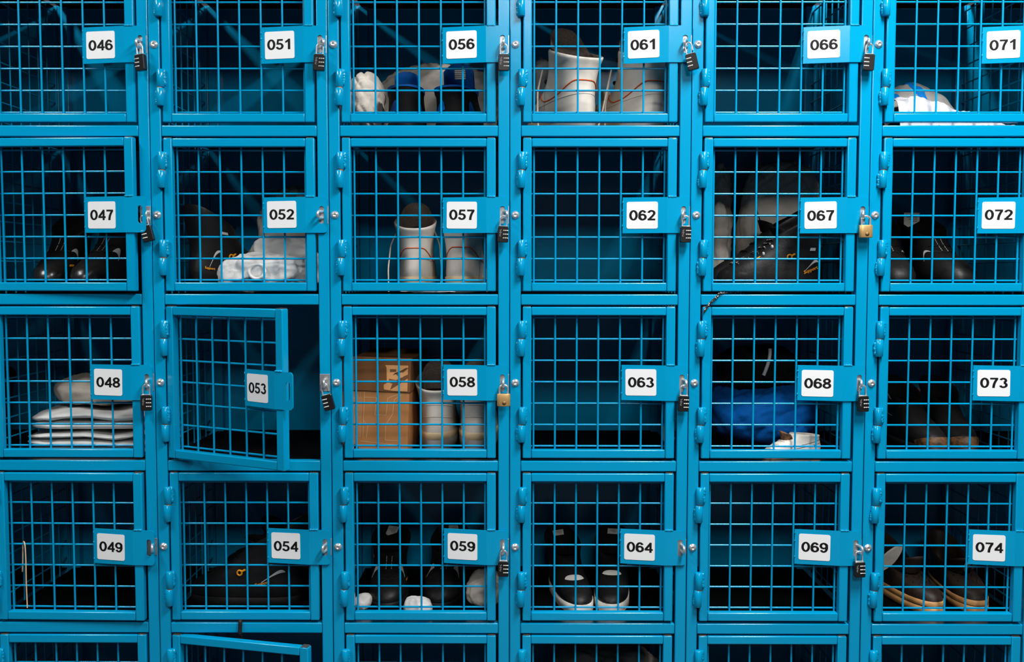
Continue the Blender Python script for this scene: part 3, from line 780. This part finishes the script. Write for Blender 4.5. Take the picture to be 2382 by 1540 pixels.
footwear('low_shoe', 'black low shoe with blue lining, left of the pair behind door 056', 'shoe', SHOE, spot(942, .075, 1) , facing(4), 'black_cloth', lining='royal', tilt=-.004, opts=[o_tongue('royal', .064, wid=.72, lean=-.05), blue_flash, blue_collar], group='black and blue low shoes', sc=(1.12, .95, 1.0))
footwear('low_shoe', 'black low shoe with upright blue tongue and white label under number plate 056', 'shoe', SHOE, spot(1052, .07, 1), facing(-4), 'black_cloth', lining='royal', tilt=-.004, opts=[o_tongue('royal', .092, (.020, .014, .062, 'label'), None, wid=.85, lean=-.03), blue_flash, blue_collar], group='black and blue low shoes', sc=(1.30, .95, .98))
# --- boots lying or turned
sd = [o_tongue('black_cloth', .018), o_laces('black_rubber', .08, .14, 4)]
z2 = shelf_z(2)
black_boot('black boot with yellow zip pull and grey stripe, beside the white cloths behind door 052', 0, 0, 2, 0, sd + [o_swoosh(a=1.9, l=.5, z=.10, dz=-.03, w=.004), o_ring('yellow', 1.72, .088), o_text('Support', 'yellow', 2.55, .060, .0080, -8), o_mark('reflect', [(1.75, 1.5, .142, .148)])], 1.02, loc=spot(444, .10, 2), rot=facing(-25))
black_boot('black boot with yellow zip pull and yellow printed lettering, in front behind door 067', 0, 0, 2, 0, [o_tongue('black_cloth', .020), o_laces('speckle', .075, .14, 6, .0022), o_swoosh(a=-2.60, l=.45, z=.080, dz=-.018, w=.0045), o_ring('yellow', -1.62, .092), o_text('Support', 'yellow', -2.12, .050, .0125, 20), o_mark('reflect', [(-2.12, -2.38, .108, .115)], name='badge'), o_toecap('black_gloss', .060, 1.5, .0025), o_mark('yellow', [(-.85, -.80, .086, .094)]), o_heel_label(w=.010, h=.012, zl=.012), o_hooks('reflect', (.10, .118))], (1.0, .89, .97), loc=Vector((at(1918, 600, .10).x, .112, z2 + .0006)), rot=facing(89))
black_boot('black boot with white label in its open collar, behind the zipped one, door 067', 0, 0, 2, 0, [o_tongue('black_cloth', .030, (.008, .014, .012, 'label')), o_laces('black_rubber', .08, .14, 4)], (.92, .86, 1.04), loc=Vector((at(1900, 600, .22).x - .03, .200, z2 + .0006)), rot=facing(91))
black_boot('black boot with yellow zip pull and grey stripe in the dark behind door 054', 0, 0, 4, 0, sd + [o_swoosh(a=-2.35, l=.5, z=.088, dz=-.02, w=.0055), o_ring('yellow', -1.30, .088), o_text('Support', 'yellow', -1.75, .056, .011, 14), o_mark('reflect', [(-1.65, -1.85, .128, .134)], name='badge'), o_toecap('black_leather')], (.98, .98, 1.05), loc=spot(704, .13, 4), rot=facing(86))
black_boot('black boot standing behind the yellow zipped one behind door 054', 0, 0, 4, 0, sd + [o_tongue('brown_leather', .045), o_hooks('reflect', (.12, .145))], .93, loc=spot(712, .27, 4), rot=facing(64))
black_boot('dark boot with brown buckle at the left edge behind door 048', 0, 0, 3, 0, [o_tongue('black_cloth', .014), o_mark('toe_brown', [(-1.0, -.6, .034, .037), (-1.0, -.6, .052, .055), (-1.0, -.95, .034, .055), (-.65, -.6, .034, .055)], name='buckle'), o_laces('black_rubber')], .9, loc=spot(14, .36, 3), rot=facing(190))
footwear('trainer', 'white trainer with tan sole edge below the blue cloth behind door 068', 'shoe', SHOE, spot(1910, .07, 3) + Vector((0, 0, .004)), (R(-4), 0, R(100)), 'white_leather', sole=('tan_welt', 0, .018), mid=('tan_welt', .018, .024), lining='cream_cloth', tilt=.01, opts=[o_tongue('toe_brown', .02), o_seam('ink', .05, 2.2, .0009), o_seam('ink', .07, 1.5, .0009), o_laces('lace_white', .07, .09, 3)], sc=.52)

# ------------------------------------------------------------------ cloth
def crumple(name, label, cat, mt, bb, seed, r, amp=.22, quilt=0, flat=.5, n=(104, 62), opts=None, group=None, rz=0, sq=.75, hem=None, fine=.5, creases=None):
    """bb = (x px left, x px right, y px top, Y front, Y back[, bottom height])"""
    x0, x1, yt, Y0, Y1 = bb[:5]; zb = shelf_z(r) + .0006 + (bb[5] if len(bb) > 5 else 0)
    Ym = Y0 + (Y1 - Y0) * .4
    A = at(x0, yt, Ym); B = at(x1, yt, Ym); zt = A.z
    cx = (A.x + B.x) / 2; cy = (Y0 + Y1) / 2; hx = (B.x - A.x) / 2; hy = (Y1 - Y0) / 2; H = zt - zb
    m = MB(); nu, nv = n; rg = []; S = Vector((seed * 5.13, seed * 2.71, seed * 1.37))
    ext = 0
    for j in range(nv + 1):
        v = j / nv; th = v * pi
        ring = []
        for k in range(nu):
            ph = 2 * pi * k / nu
            st, ct = max(1e-4, sin(th)) ** sq, cos(th)
            ct = (abs(ct) ** sq) * (1 if ct > 0 else -1)
            cp, sp = cos(ph), sin(ph)
            cp = abs(cp) ** .85 * (1 if cp > 0 else -1); sp = abs(sp) ** .85 * (1 if sp > 0 else -1)
            d = Vector((st * cp, st * sp, -ct))
            q = Vector((d.x * hx, d.y * hy, d.z * H / 2)) * 9
            P0 = Vector((d.x * hx, d.y * hy, d.z * H / 2)); dirn = Vector((d.x, d.y, d.z)).normalized()
            f = amp * 1.1 * noise.noise(P0 * 7 + S) * min(1, min(hx, H) / .06)
            wv = Vector((noise.noise(P0 * 14 + S), noise.noise(P0 * 14 - S), noise.noise(P0 * 14 + S * 2))) * .45
            an = Vector((P0.x * 9, P0.y * 8, P0.z * 17)) + wv + S
            r1 = 1 - abs(noise.noise(an)) * 2.2; r2 = 1 - abs(noise.noise(an * 2.3 + wv * 2)) * 2.2
            dsp = (.012 * (r1 - .45) + .0045 * (r2 - .45) + .0016 * noise.noise(P0 * 120 + S)) * amp / .2 * min(1, min(hx, H) / .035)
            if quilt:
                gx = P0.x * .9 + P0.z * .55 + .006 * noise.noise(P0 * 20); gz = -P0.x * .55 + P0.z * .9 + P0.y * .5 + .006 * noise.noise(P0 * 22 + S)
                a_ = min(abs(((gx / quilt) % 1) - .5), abs(((gz / quilt) % 1) - .5)) * quilt
                dsp = dsp * .6 - .0052 * math.exp(-(a_ / .0040) ** 2)
            s_ = 1 + f
            p = Vector((d.x * hx * s_, d.y * hy * s_, (d.z * .5 * s_ + .5) * H)) + dirn * dsp
            if p.z < 0: p.z = 0.0003 * (k % 3)
            ring.append(p)
        rg.append(ring)
    mz = max(p.z for ring in rg for p in ring); mnx = min(p.x for ring in rg for p in ring); mxx = max(p.x for ring in rg for p in ring); mny = min(p.y for ring in rg for p in ring); mxy = max(p.y for ring in rg for p in ring)
    for ring in rg:
        for p in ring:
            p.z *= H / mz; p.x = -hx + (p.x - mnx) / (mxx - mnx) * 2 * hx; p.y = -hy + (p.y - mny) / (mxy - mny) * 2 * hy
    lo_, hi_ = next((SEAM[i] + .0155 - cx, SEAM[i + 1] - .0155 - cx) for i in range(8) if SEAM[i] < cx < SEAM[i + 1])
    for ring in rg:
        for p in ring: p.x = min(hi_, max(lo_, p.x)); p.y = min(DEPTH - .008 - cy, p.y)
    m.rings(rg, mt, True, True, True)
    if opts:
        t = thing(name, label, cat, (cx, cy, zb), (0, 0, R(rz)), group); m.build('fabric', t)
        for o in opts: o(t, hx, hy, H)
        return t
    o = m.build(name, None, (cx, cy, zb), (0, 0, R(rz)))
    return tag(o, label, cat, group)
def folded(label, bb, z0, z1, seed, r, mt='white_cloth', layers=2):
    """one folded garment: a stack of soft rounded layers"""
    x0, x1, Y0, Y1 = bb; zb = shelf_z(r) + .0006 + z0; H = z1 - z0
    A = at(x0, 980, Y0 + .08); B = at(x1, 980, Y0 + .08); hx = (B.x - A.x) / 2; hy = (Y1 - Y0) / 2
    t = thing('folded_garment', label, 'clothing', ((A.x + B.x) / 2, (Y0 + Y1) / 2, zb), (0, 0, 0), 'folded white clothes')
    for l in range(layers):
        m = MB(); rg = []; nu, nv = 64, 12; h = H / layers
        S = Vector((seed * 3.1 + l * 1.9, seed * 1.3, 0))
        for j in range(nv + 1):
            th = pi * j / nv; ring = []
            for k in range(nu):
                ph = 2 * pi * k / nu; c_, s_ = cos(ph), sin(ph)
                k_ = max(abs(c_), abs(s_)); ex = .32
                dx = abs(c_) ** ex * (1 if c_ > 0 else -1); dy = abs(s_) ** ex * (1 if s_ > 0 else -1)
                st = max(1e-3, sin(th)) ** .35; w = 1 - .10 * (1 - sin(th))
                x = dx * hx * st * (1 + .05 * noise.noise(Vector((c_, s_, l)) * 1.5 + S)); y = dy * hy * st * (1 + .05 * noise.noise(Vector((s_, c_, l)) * 1.5 + S))
                z = h * l + h / 2 - cos(th) * h * .5 * (1 - .10 * l)
                nz = noise.noise(Vector((x * 11, y * 9, l)) + S) * .010 + noise.noise(Vector((x * 32, y * 20, l)) + S) * .0035
                z = max(.0002, z + nz * (.25 + .75 * (j / nv if l == 0 else 1)) * (1 if (l or j > nv / 2) else .2))
                ring.append((x, y, min(z, H + .004)))
            rg.append(ring)
        m.rings(rg, mt, True, True, True); m.build('fold', t)
    return t
crumple('quilted_jacket', 'cream quilted cloth rolled at the left of the black and blue shoes, door 056', 'clothing', 'cream_cloth', (812, 892, 168, .10, .345), 3, 1, .09, .028)
crumple('quilted_jacket', 'wide cream quilted bundle at the back behind the two shoes, door 056', 'clothing', 'cream_cloth', (872, 1166, 146, .35, .465), 8, 1, .09, .028)
crumple('crumpled_cloth', 'grey crumpled cloth at the left of the white boots behind door 061', 'cloth', 'white_cloth', (1238, 1288, 132, .385, .465), 5, 1, .3)
crumple('crumpled_cloth', 'low grey cloth between the two white boots behind door 061', 'cloth', 'grey_cloth', (1380, 1440, 208, .39, .465), 6, 1, .3)
# 052
crumple('hooded_top', 'white hooded top with ring-like collar lying in front behind door 052', 'clothing', 'white_cloth', (502, 722, 584, .034, .125), 11, 2, .26, 0, opts=[lambda t, hx, hy, H: MB().tube([(-.006 + .019 * cos(2 * pi * k / 24), -hy - .002 + .012 * (sin(2 * pi * k / 24) > 0) * sin(2 * pi * k / 24), H * .52 + .017 * sin(2 * pi * k / 24)) for k in range(24)], .0042, 'white_cloth', 8, closed=True).build('collar', t)])
crumple('crumpled_cloth', 'white crumpled cloth lying on the hooded top under number plate 052', 'cloth', 'white_cloth', (570, 748, 543, .135, .26), 12, 2, .22)
crumple('quilted_jacket', 'grey beige quilted bundle at the back behind number plate 052', 'clothing', 'cream_cloth', (594, 752, 428, .31, .46), 14, 2, .2, .03)
# 067
crumple('quilted_jacket', 'beige quilted bundle in the upper left corner behind door 067', 'clothing', 'cream_cloth', (1652, 1706, 376, .34, .45), 21, 2, .16, .03)
crumple('quilted_jacket', 'large domed beige quilted jacket with zip behind door 067', 'clothing', 'cream_cloth', (1716, 1922, 372, .262, .45), 22, 2, .11, .045, opts=[lambda t, hx, hy, H: MB().tube([(-.02 + .11 * k / 20, -hy * .80 - .02 * sin(k / 20 * pi), H * .50 + .020 * k / 20) for k in range(21)], .0016, 'label', 6).build('zip', t)])
crumple('crumpled_cloth', 'pale folds of cloth down the left side behind door 067', 'cloth', 'cream_cloth', (1654, 1700, 468, .26, .33), 23, 2, .22)
crumple('crumpled_cloth', 'small white cloth roll at the right of the boots behind door 067', 'cloth', 'white_cloth', (1934, 1976, 546, .20, .255), 24, 2, .25)
# 048
folded('bottom folded white garment of the pile behind door 048', (78, 372, .06, .36), 0, .056, 31, 3, 'white_cloth', 3)
folded('upper folded white garment of the pile behind door 048', (90, 372, .07, .37), .058, .108, 32, 3, 'white_cloth', 2)
crumple('crumpled_cloth', 'greyish clothes heaped on top of the folded pile behind number plate 048', 'cloth', 'grey_cloth', (128, 378, 868, .10, .40, .109), 33, 3, .2)
# 068
crumple('blue_overall', 'blue overall with mesh-shadow grooves filling the lower half behind door 068', 'clothing', 'blue_cloth', (1648, 1908, 890, .13, .42), 41, 3, .16, .05)  # quilt grooves put the door mesh's crossing shadow lines into the shape
crumple('black_bag', 'black bag with grey loop on top of the blue overall behind door 068', 'bag', 'black_cloth', (1668, 1868, 802, .20, .40, .142), 42, 3, .14, opts=[lambda t, hx, hy, H: MB().tube([(-.012 + .018 * sin(k / 10 * pi * .5), -hy * (1.10 - .10 * (k / 10) ** 2), H * (.38 + .58 * k / 10)) for k in range(11)], .0046, 'reflect', 8).build('loop', t)])
# 059
crumple('crumpled_cloth', 'small white rag in the lower left corner behind door 059', 'cloth', 'white_cloth', (822, 864, 1384, .06, .14), 51, 4, .13)
crumple('crumpled_cloth', 'white rag with printed hem between the two boots behind door 059', 'cloth', 'white_cloth', (938, 1006, 1388, .03, .075), 52, 4, .13)
crumple('crumpled_cloth', 'stained white cloth draped at the right side behind door 059', 'cloth', 'cream_cloth', (1084, 1166, 1338, .08, .24), 53, 4, .13)
# 065
crumple('fleece_blanket', 'grey brown fleece heap behind the door below 064', 'cloth', 'grey_cloth', (1275, 1575, 1502, .20, .44), 61, 5, .2)
crumple('paper_scrap', 'crumpled white paper under the boots showing below door 057', 'paper', 'white_cloth', (930, 1060, 668, .026, .072), 71, 2, .35, n=(40, 16))
crumple('crumpled_cloth', 'scrap of pale cloth at the right edge inside door 063', 'cloth', 'cream_cloth', (1541, 1562, 985, .22, .30), 72, 3, .25, n=(30, 18))
# 074 insole and bottle-like roll
def insole(label, loc, rot, top):
    t = thing('insole', label, 'insole', loc, rot); t.scale = (.55, .55, 1)
    L = [(.0, .0), (.03, .006)]
    m = MB(); out = [Vector((.030 * sin(2 * pi * k / 28) * (1 - .22 * max(0, -cos(2 * pi * k / 28))), .085 * cos(2 * pi * k / 28), 0)) for k in range(28)]
    m.rings([out, [p + Vector((0, 0, .006)) for p in out]], 'lace_white', False, True, True); m.build('foam', t)
    q = MB(); o2 = [Vector((p.x * .92, p.y * .96, .0062)) for p in out]; q.rings([o2, [p + Vector((0, 0, .0008)) for p in o2]], top, False, True, True); q.build('cover', t)
    return t
insole('blue and white insole sticking up at the left edge behind door 074', at(2070, 1300, .13), (R(-64), R(28), R(8)), 'royal')
insole('blue and cream insole pulled out of the right brown shoe behind number plate 074', at(2256, 1322, .17), (R(-40), R(-48), R(0)), 'royal')

# ------------------------------------------------------------------ cardboard box behind 058
def cardboard():
    A = at(820, 1040, .09); B = at(941, 1040, .09); z = shelf_z(3) + .0008
    w = .138; H = .236; D = .30
    t = thing('cardboard_box', 'tall brown cardboard shoe box with orange printed emblem behind door 058', 'box', (A.x - .002, .085, z + .0062), (R(0), R(2.2), R(-2.5)))
    lo = MB(); lo.prism([(.030, 0), (w, 0), (w, H * .655), (0, H * .655), (0, .026)], 0, D, 'card'); lob = lo.build('carton', t)
    up = MB(); up.box((-.0022, -.0022, H * .645), (w + .0022, D + .002, H), 'cardlid', .0016); lid = up.build('lid', t)
    y = -.0030
    g = MB()
    def P(pts, mt, yy=y): g.add([(x * w, yy, zz * H) for x, zz in pts], [tuple(range(len(pts)))], mt)
    P([(.56, .925), (.97, .93), (.97, .66), (.72, .66), (.55, .67), (.545, .72), (.60, .74), (.585, .90)], 'cardlogo')
    P([(.65, .885), (.76, .885), (.76, .86), (.65, .855)], 'cardlid', y - .0002)
    P([(.93, .905), (.98, .905), (.80, .815), (.73, .845), (.70, .82)], 'cardlid', y - .0002)
    P([(.98, .84), (.98, .80), (.74, .70), (.66, .67), (.70, .735), (.62, .75), (.64, .785), (.76, .775)], 'cardlid', y - .0002)
    P([(.80, .835), (.86, .86), (.92, .825), (.86, .80)], 'cardlogo', y - .0004)
    g.build('printed_emblem', lid)
    h = MB(); yy = -.0006
    def line(pts, r=.0006):
        for (xa, za), (xb, zb) in zip(pts, pts[1:]):
            p0 = Vector((xa * w, 0, za * H)); p1 = Vector((xb * w, 0, zb * H)); dn = (p1 - p0).normalized(); sd_ = Vector((-dn.z, 0, dn.x)) * r
            h.add([(q.x, yy + .0003, q.z) for q in (p0 - sd_, p1 - sd_, p1 + sd_, p0 + sd_)], [(0, 1, 2, 3)], 'cardline')
    line([(.20, .58), (.42, .58), (.40, .40), (.60, .40), (.62, .58), (.86, .64)]); line([(.86, .62), (.74, .57), (.72, .42), (.60, .30), (.60, .14), (.86, .14)])
    line([(.20, .34), (.28, .28), (.26, .16)]); line([(.16, .12), (.88, .09)]); line([(.20, .64), (.20, .15)])
    for k in range(7): line([(.023 + .022 * k, .16), (.023 + .022 * k, .58 + .05 * (k % 2))], .0004)
    h.build('printed_lines', lob)
cardboard()

# ------------------------------------------------------------------ plastic bag behind 071
def bag():
    zb = shelf_z(1) + .0006; Y0 = .035
    A = at(2066, 250, .12); B = at(2330, 250, .12); w = B.x - A.x
    t = thing('plastic_bag', 'flattened white and blue plastic bag behind door 071', 'bag', (A.x, Y0, zb))
    top = at(2170, 190, .2).z - zb
    P = []; nu, nv = 40, 22
    def hgt(u, v):
        d = max(0, 1 - ((u - .46) / .50) ** 2) ** .6
        e = sin(pi * min(1, v * 1.02)) ** .6
        return top * d * (.25 + .75 * e) + .004 + .010 * noise.noise(Vector((u * 6, v * 5, 3))) + .004 * noise.noise(Vector((u * 20, v * 14, 3)))
    for j in range(nv + 1):
        v = j / nv; row = []
        for i in range(nu + 1):
            u = i / nu; row.append(Vector((u * w * .80, .10 + v * .24, max(.001, hgt(u, v)))))
        P.append(row)
    m = MB(); m.grid(P, 'baggrey'); m.mi = [m.m('bagblue') if (.05 < ((f % nu) / nu) < .22 and 3 < f // nu < 11) or (abs((f % nu) / nu - (.44 - .004 * (f // nu))) < .055 and f // nu < 13) else 0 for f in range(len(m.f))]
    m.build('printed_film', t)
    q = MB(); P = []
    for j in range(15):
        v = j / 14; row = []
        for i in range(41):
            u = i / 40
            hh = .066 - .012 * u + .010 * sin(u * 9) - .062 * max(0, (u - .50) / .50)
            z = hh * min(1, v / .22) ** .6 * (1 + .15 * v) + .009 * noise.noise(Vector((u * 9, v * 4, 9))) * min(1, v * 6) + .005 * noise.noise(Vector((u * 28, v * 9, 2)))
            row.append(Vector((u * w, .004 + v * .11, max(.0008, z))))
        P.append(row)
    q.grid(P, 'bagwhite'); q.build('folded_film', t)
    f = MB(); P = []
    for j in range(5):
        P.append([Vector((i / 40 * w * .97 + .004, -.012 + j * .005, .0015 + .005 * abs(noise.noise(Vector((i * .45, j, 1)))) + j * .0012)) for i in range(41)])
    f.grid(P, 'bagwhite'); f.build('hem', t)
bag()

# ------------------------------------------------------------------ cords
def cord(name, label, pts, r, mt, cat='lace', n=8):
    pts = [Vector(p) for p in pts]; q = []
    for k in range(len(pts) - 1):
        p0, p1, p2, p3 = pts[max(0, k - 1)], pts[k], pts[k + 1], pts[min(len(pts) - 1, k + 2)]
        for u in range(8):
            t_ = u / 8; q.append(.5 * ((2 * p1) + (p2 - p0) * t_ + (2 * p0 - 5 * p1 + 4 * p2 - p3) * t_ ** 2 + (3 * p1 - p0 - 3 * p2 + p3) * t_ ** 3))
    q.append(pts[-1])
    m = MB(); m.tube(q, r, mt, n)
    o = m.build(name); return tag(o, label, cat)
cord('shoelace', 'tan lace hooked over a wire of door 049', [at(52, 1330, .034), at(53, 1300, .034), at(53, 1270, .032), at(55, 1260, .021), at(58, 1268, .0105), at(60, 1300, .0105), at(61, 1350, .0105), at(63, 1400, .0105), at(63.5, 1414, .0105)], .0014, 'lace_tan')
l = cord('bootlace', 'speckled black and white lace trailing out below door 067', [at(1730, 681, .024), at(1700, 681, .012), at(1676, 682, -.004), at(1668, 690, -.0065), at(1655, 702, -.007), at(1647, 711, -.008), at(1637, 726, -.0085)], .0026, 'speckle')
cord('strap', 'short black strap hanging over the rail below door 054', [at(559, 1442, .006), at(559, 1446, -.003), at(558.5, 1460, -.0035), at(558, 1474, -.0035), at(559, 1482, .004), at(560, 1500, .012)], .0048, 'strap', 'strap', 10)
#END_CONTENTS
# ------------------------------------------------------------------ light and camera
def area(name, loc, size, power, rot=(0, 0, 0), col=(1, 1, 1)):
    l = bpy.data.lights.new(name, 'AREA'); l.shape = 'RECTANGLE'; l.size, l.size_y = size; l.energy = power; l.color = col
    o = bpy.data.objects.new(name, l); o.location = loc; o.rotation_euler = rot; COL.objects.link(o); return o
area('ceiling_lamp_main', (2.02, -1.3, 3.2), (.36, 1.2), 98)
area('ceiling_lamp_second', (-.95, -1.3, 3.2), (.36, 1.2), 50)
area('ceiling_lamp_aisle', (1.5, -4.3, 3.35), (1.2, 1.6), 95)
W = bpy.data.worlds.new('room_air'); SC.world = W; W.use_nodes = True
W.node_tree.nodes['Background'].inputs[0].default_value = (.5, .55, .6, 1); W.node_tree.nodes['Background'].inputs[1].default_value = .05
cd = bpy.data.cameras.new('camera'); co = bpy.data.objects.new('camera', cd); COL.objects.link(co); SC.camera = co
cd.sensor_fit = 'HORIZONTAL'; cd.sensor_width = 36; cd.lens = 36 * F_PX / 2382; cd.clip_start = .05; cd.clip_end = 50
right, down, fwd = CR[0], CR[1], CR[2]
rot = Matrix((right, -Vector(down), -Vector(fwd))).transposed()
co.matrix_world = Matrix.Translation(CAM) @ rot.to_4x4()
cd.dof.use_dof = True; cd.dof.focus_distance = 2.36; cd.dof.aperture_fstop = 3.5
SC.view_settings.view_transform = 'Standard'; SC.view_settings.look = 'None'; SC.view_settings.exposure = .20; SC.view_settings.gamma = 1
SC.view_settings.use_curve_mapping = False
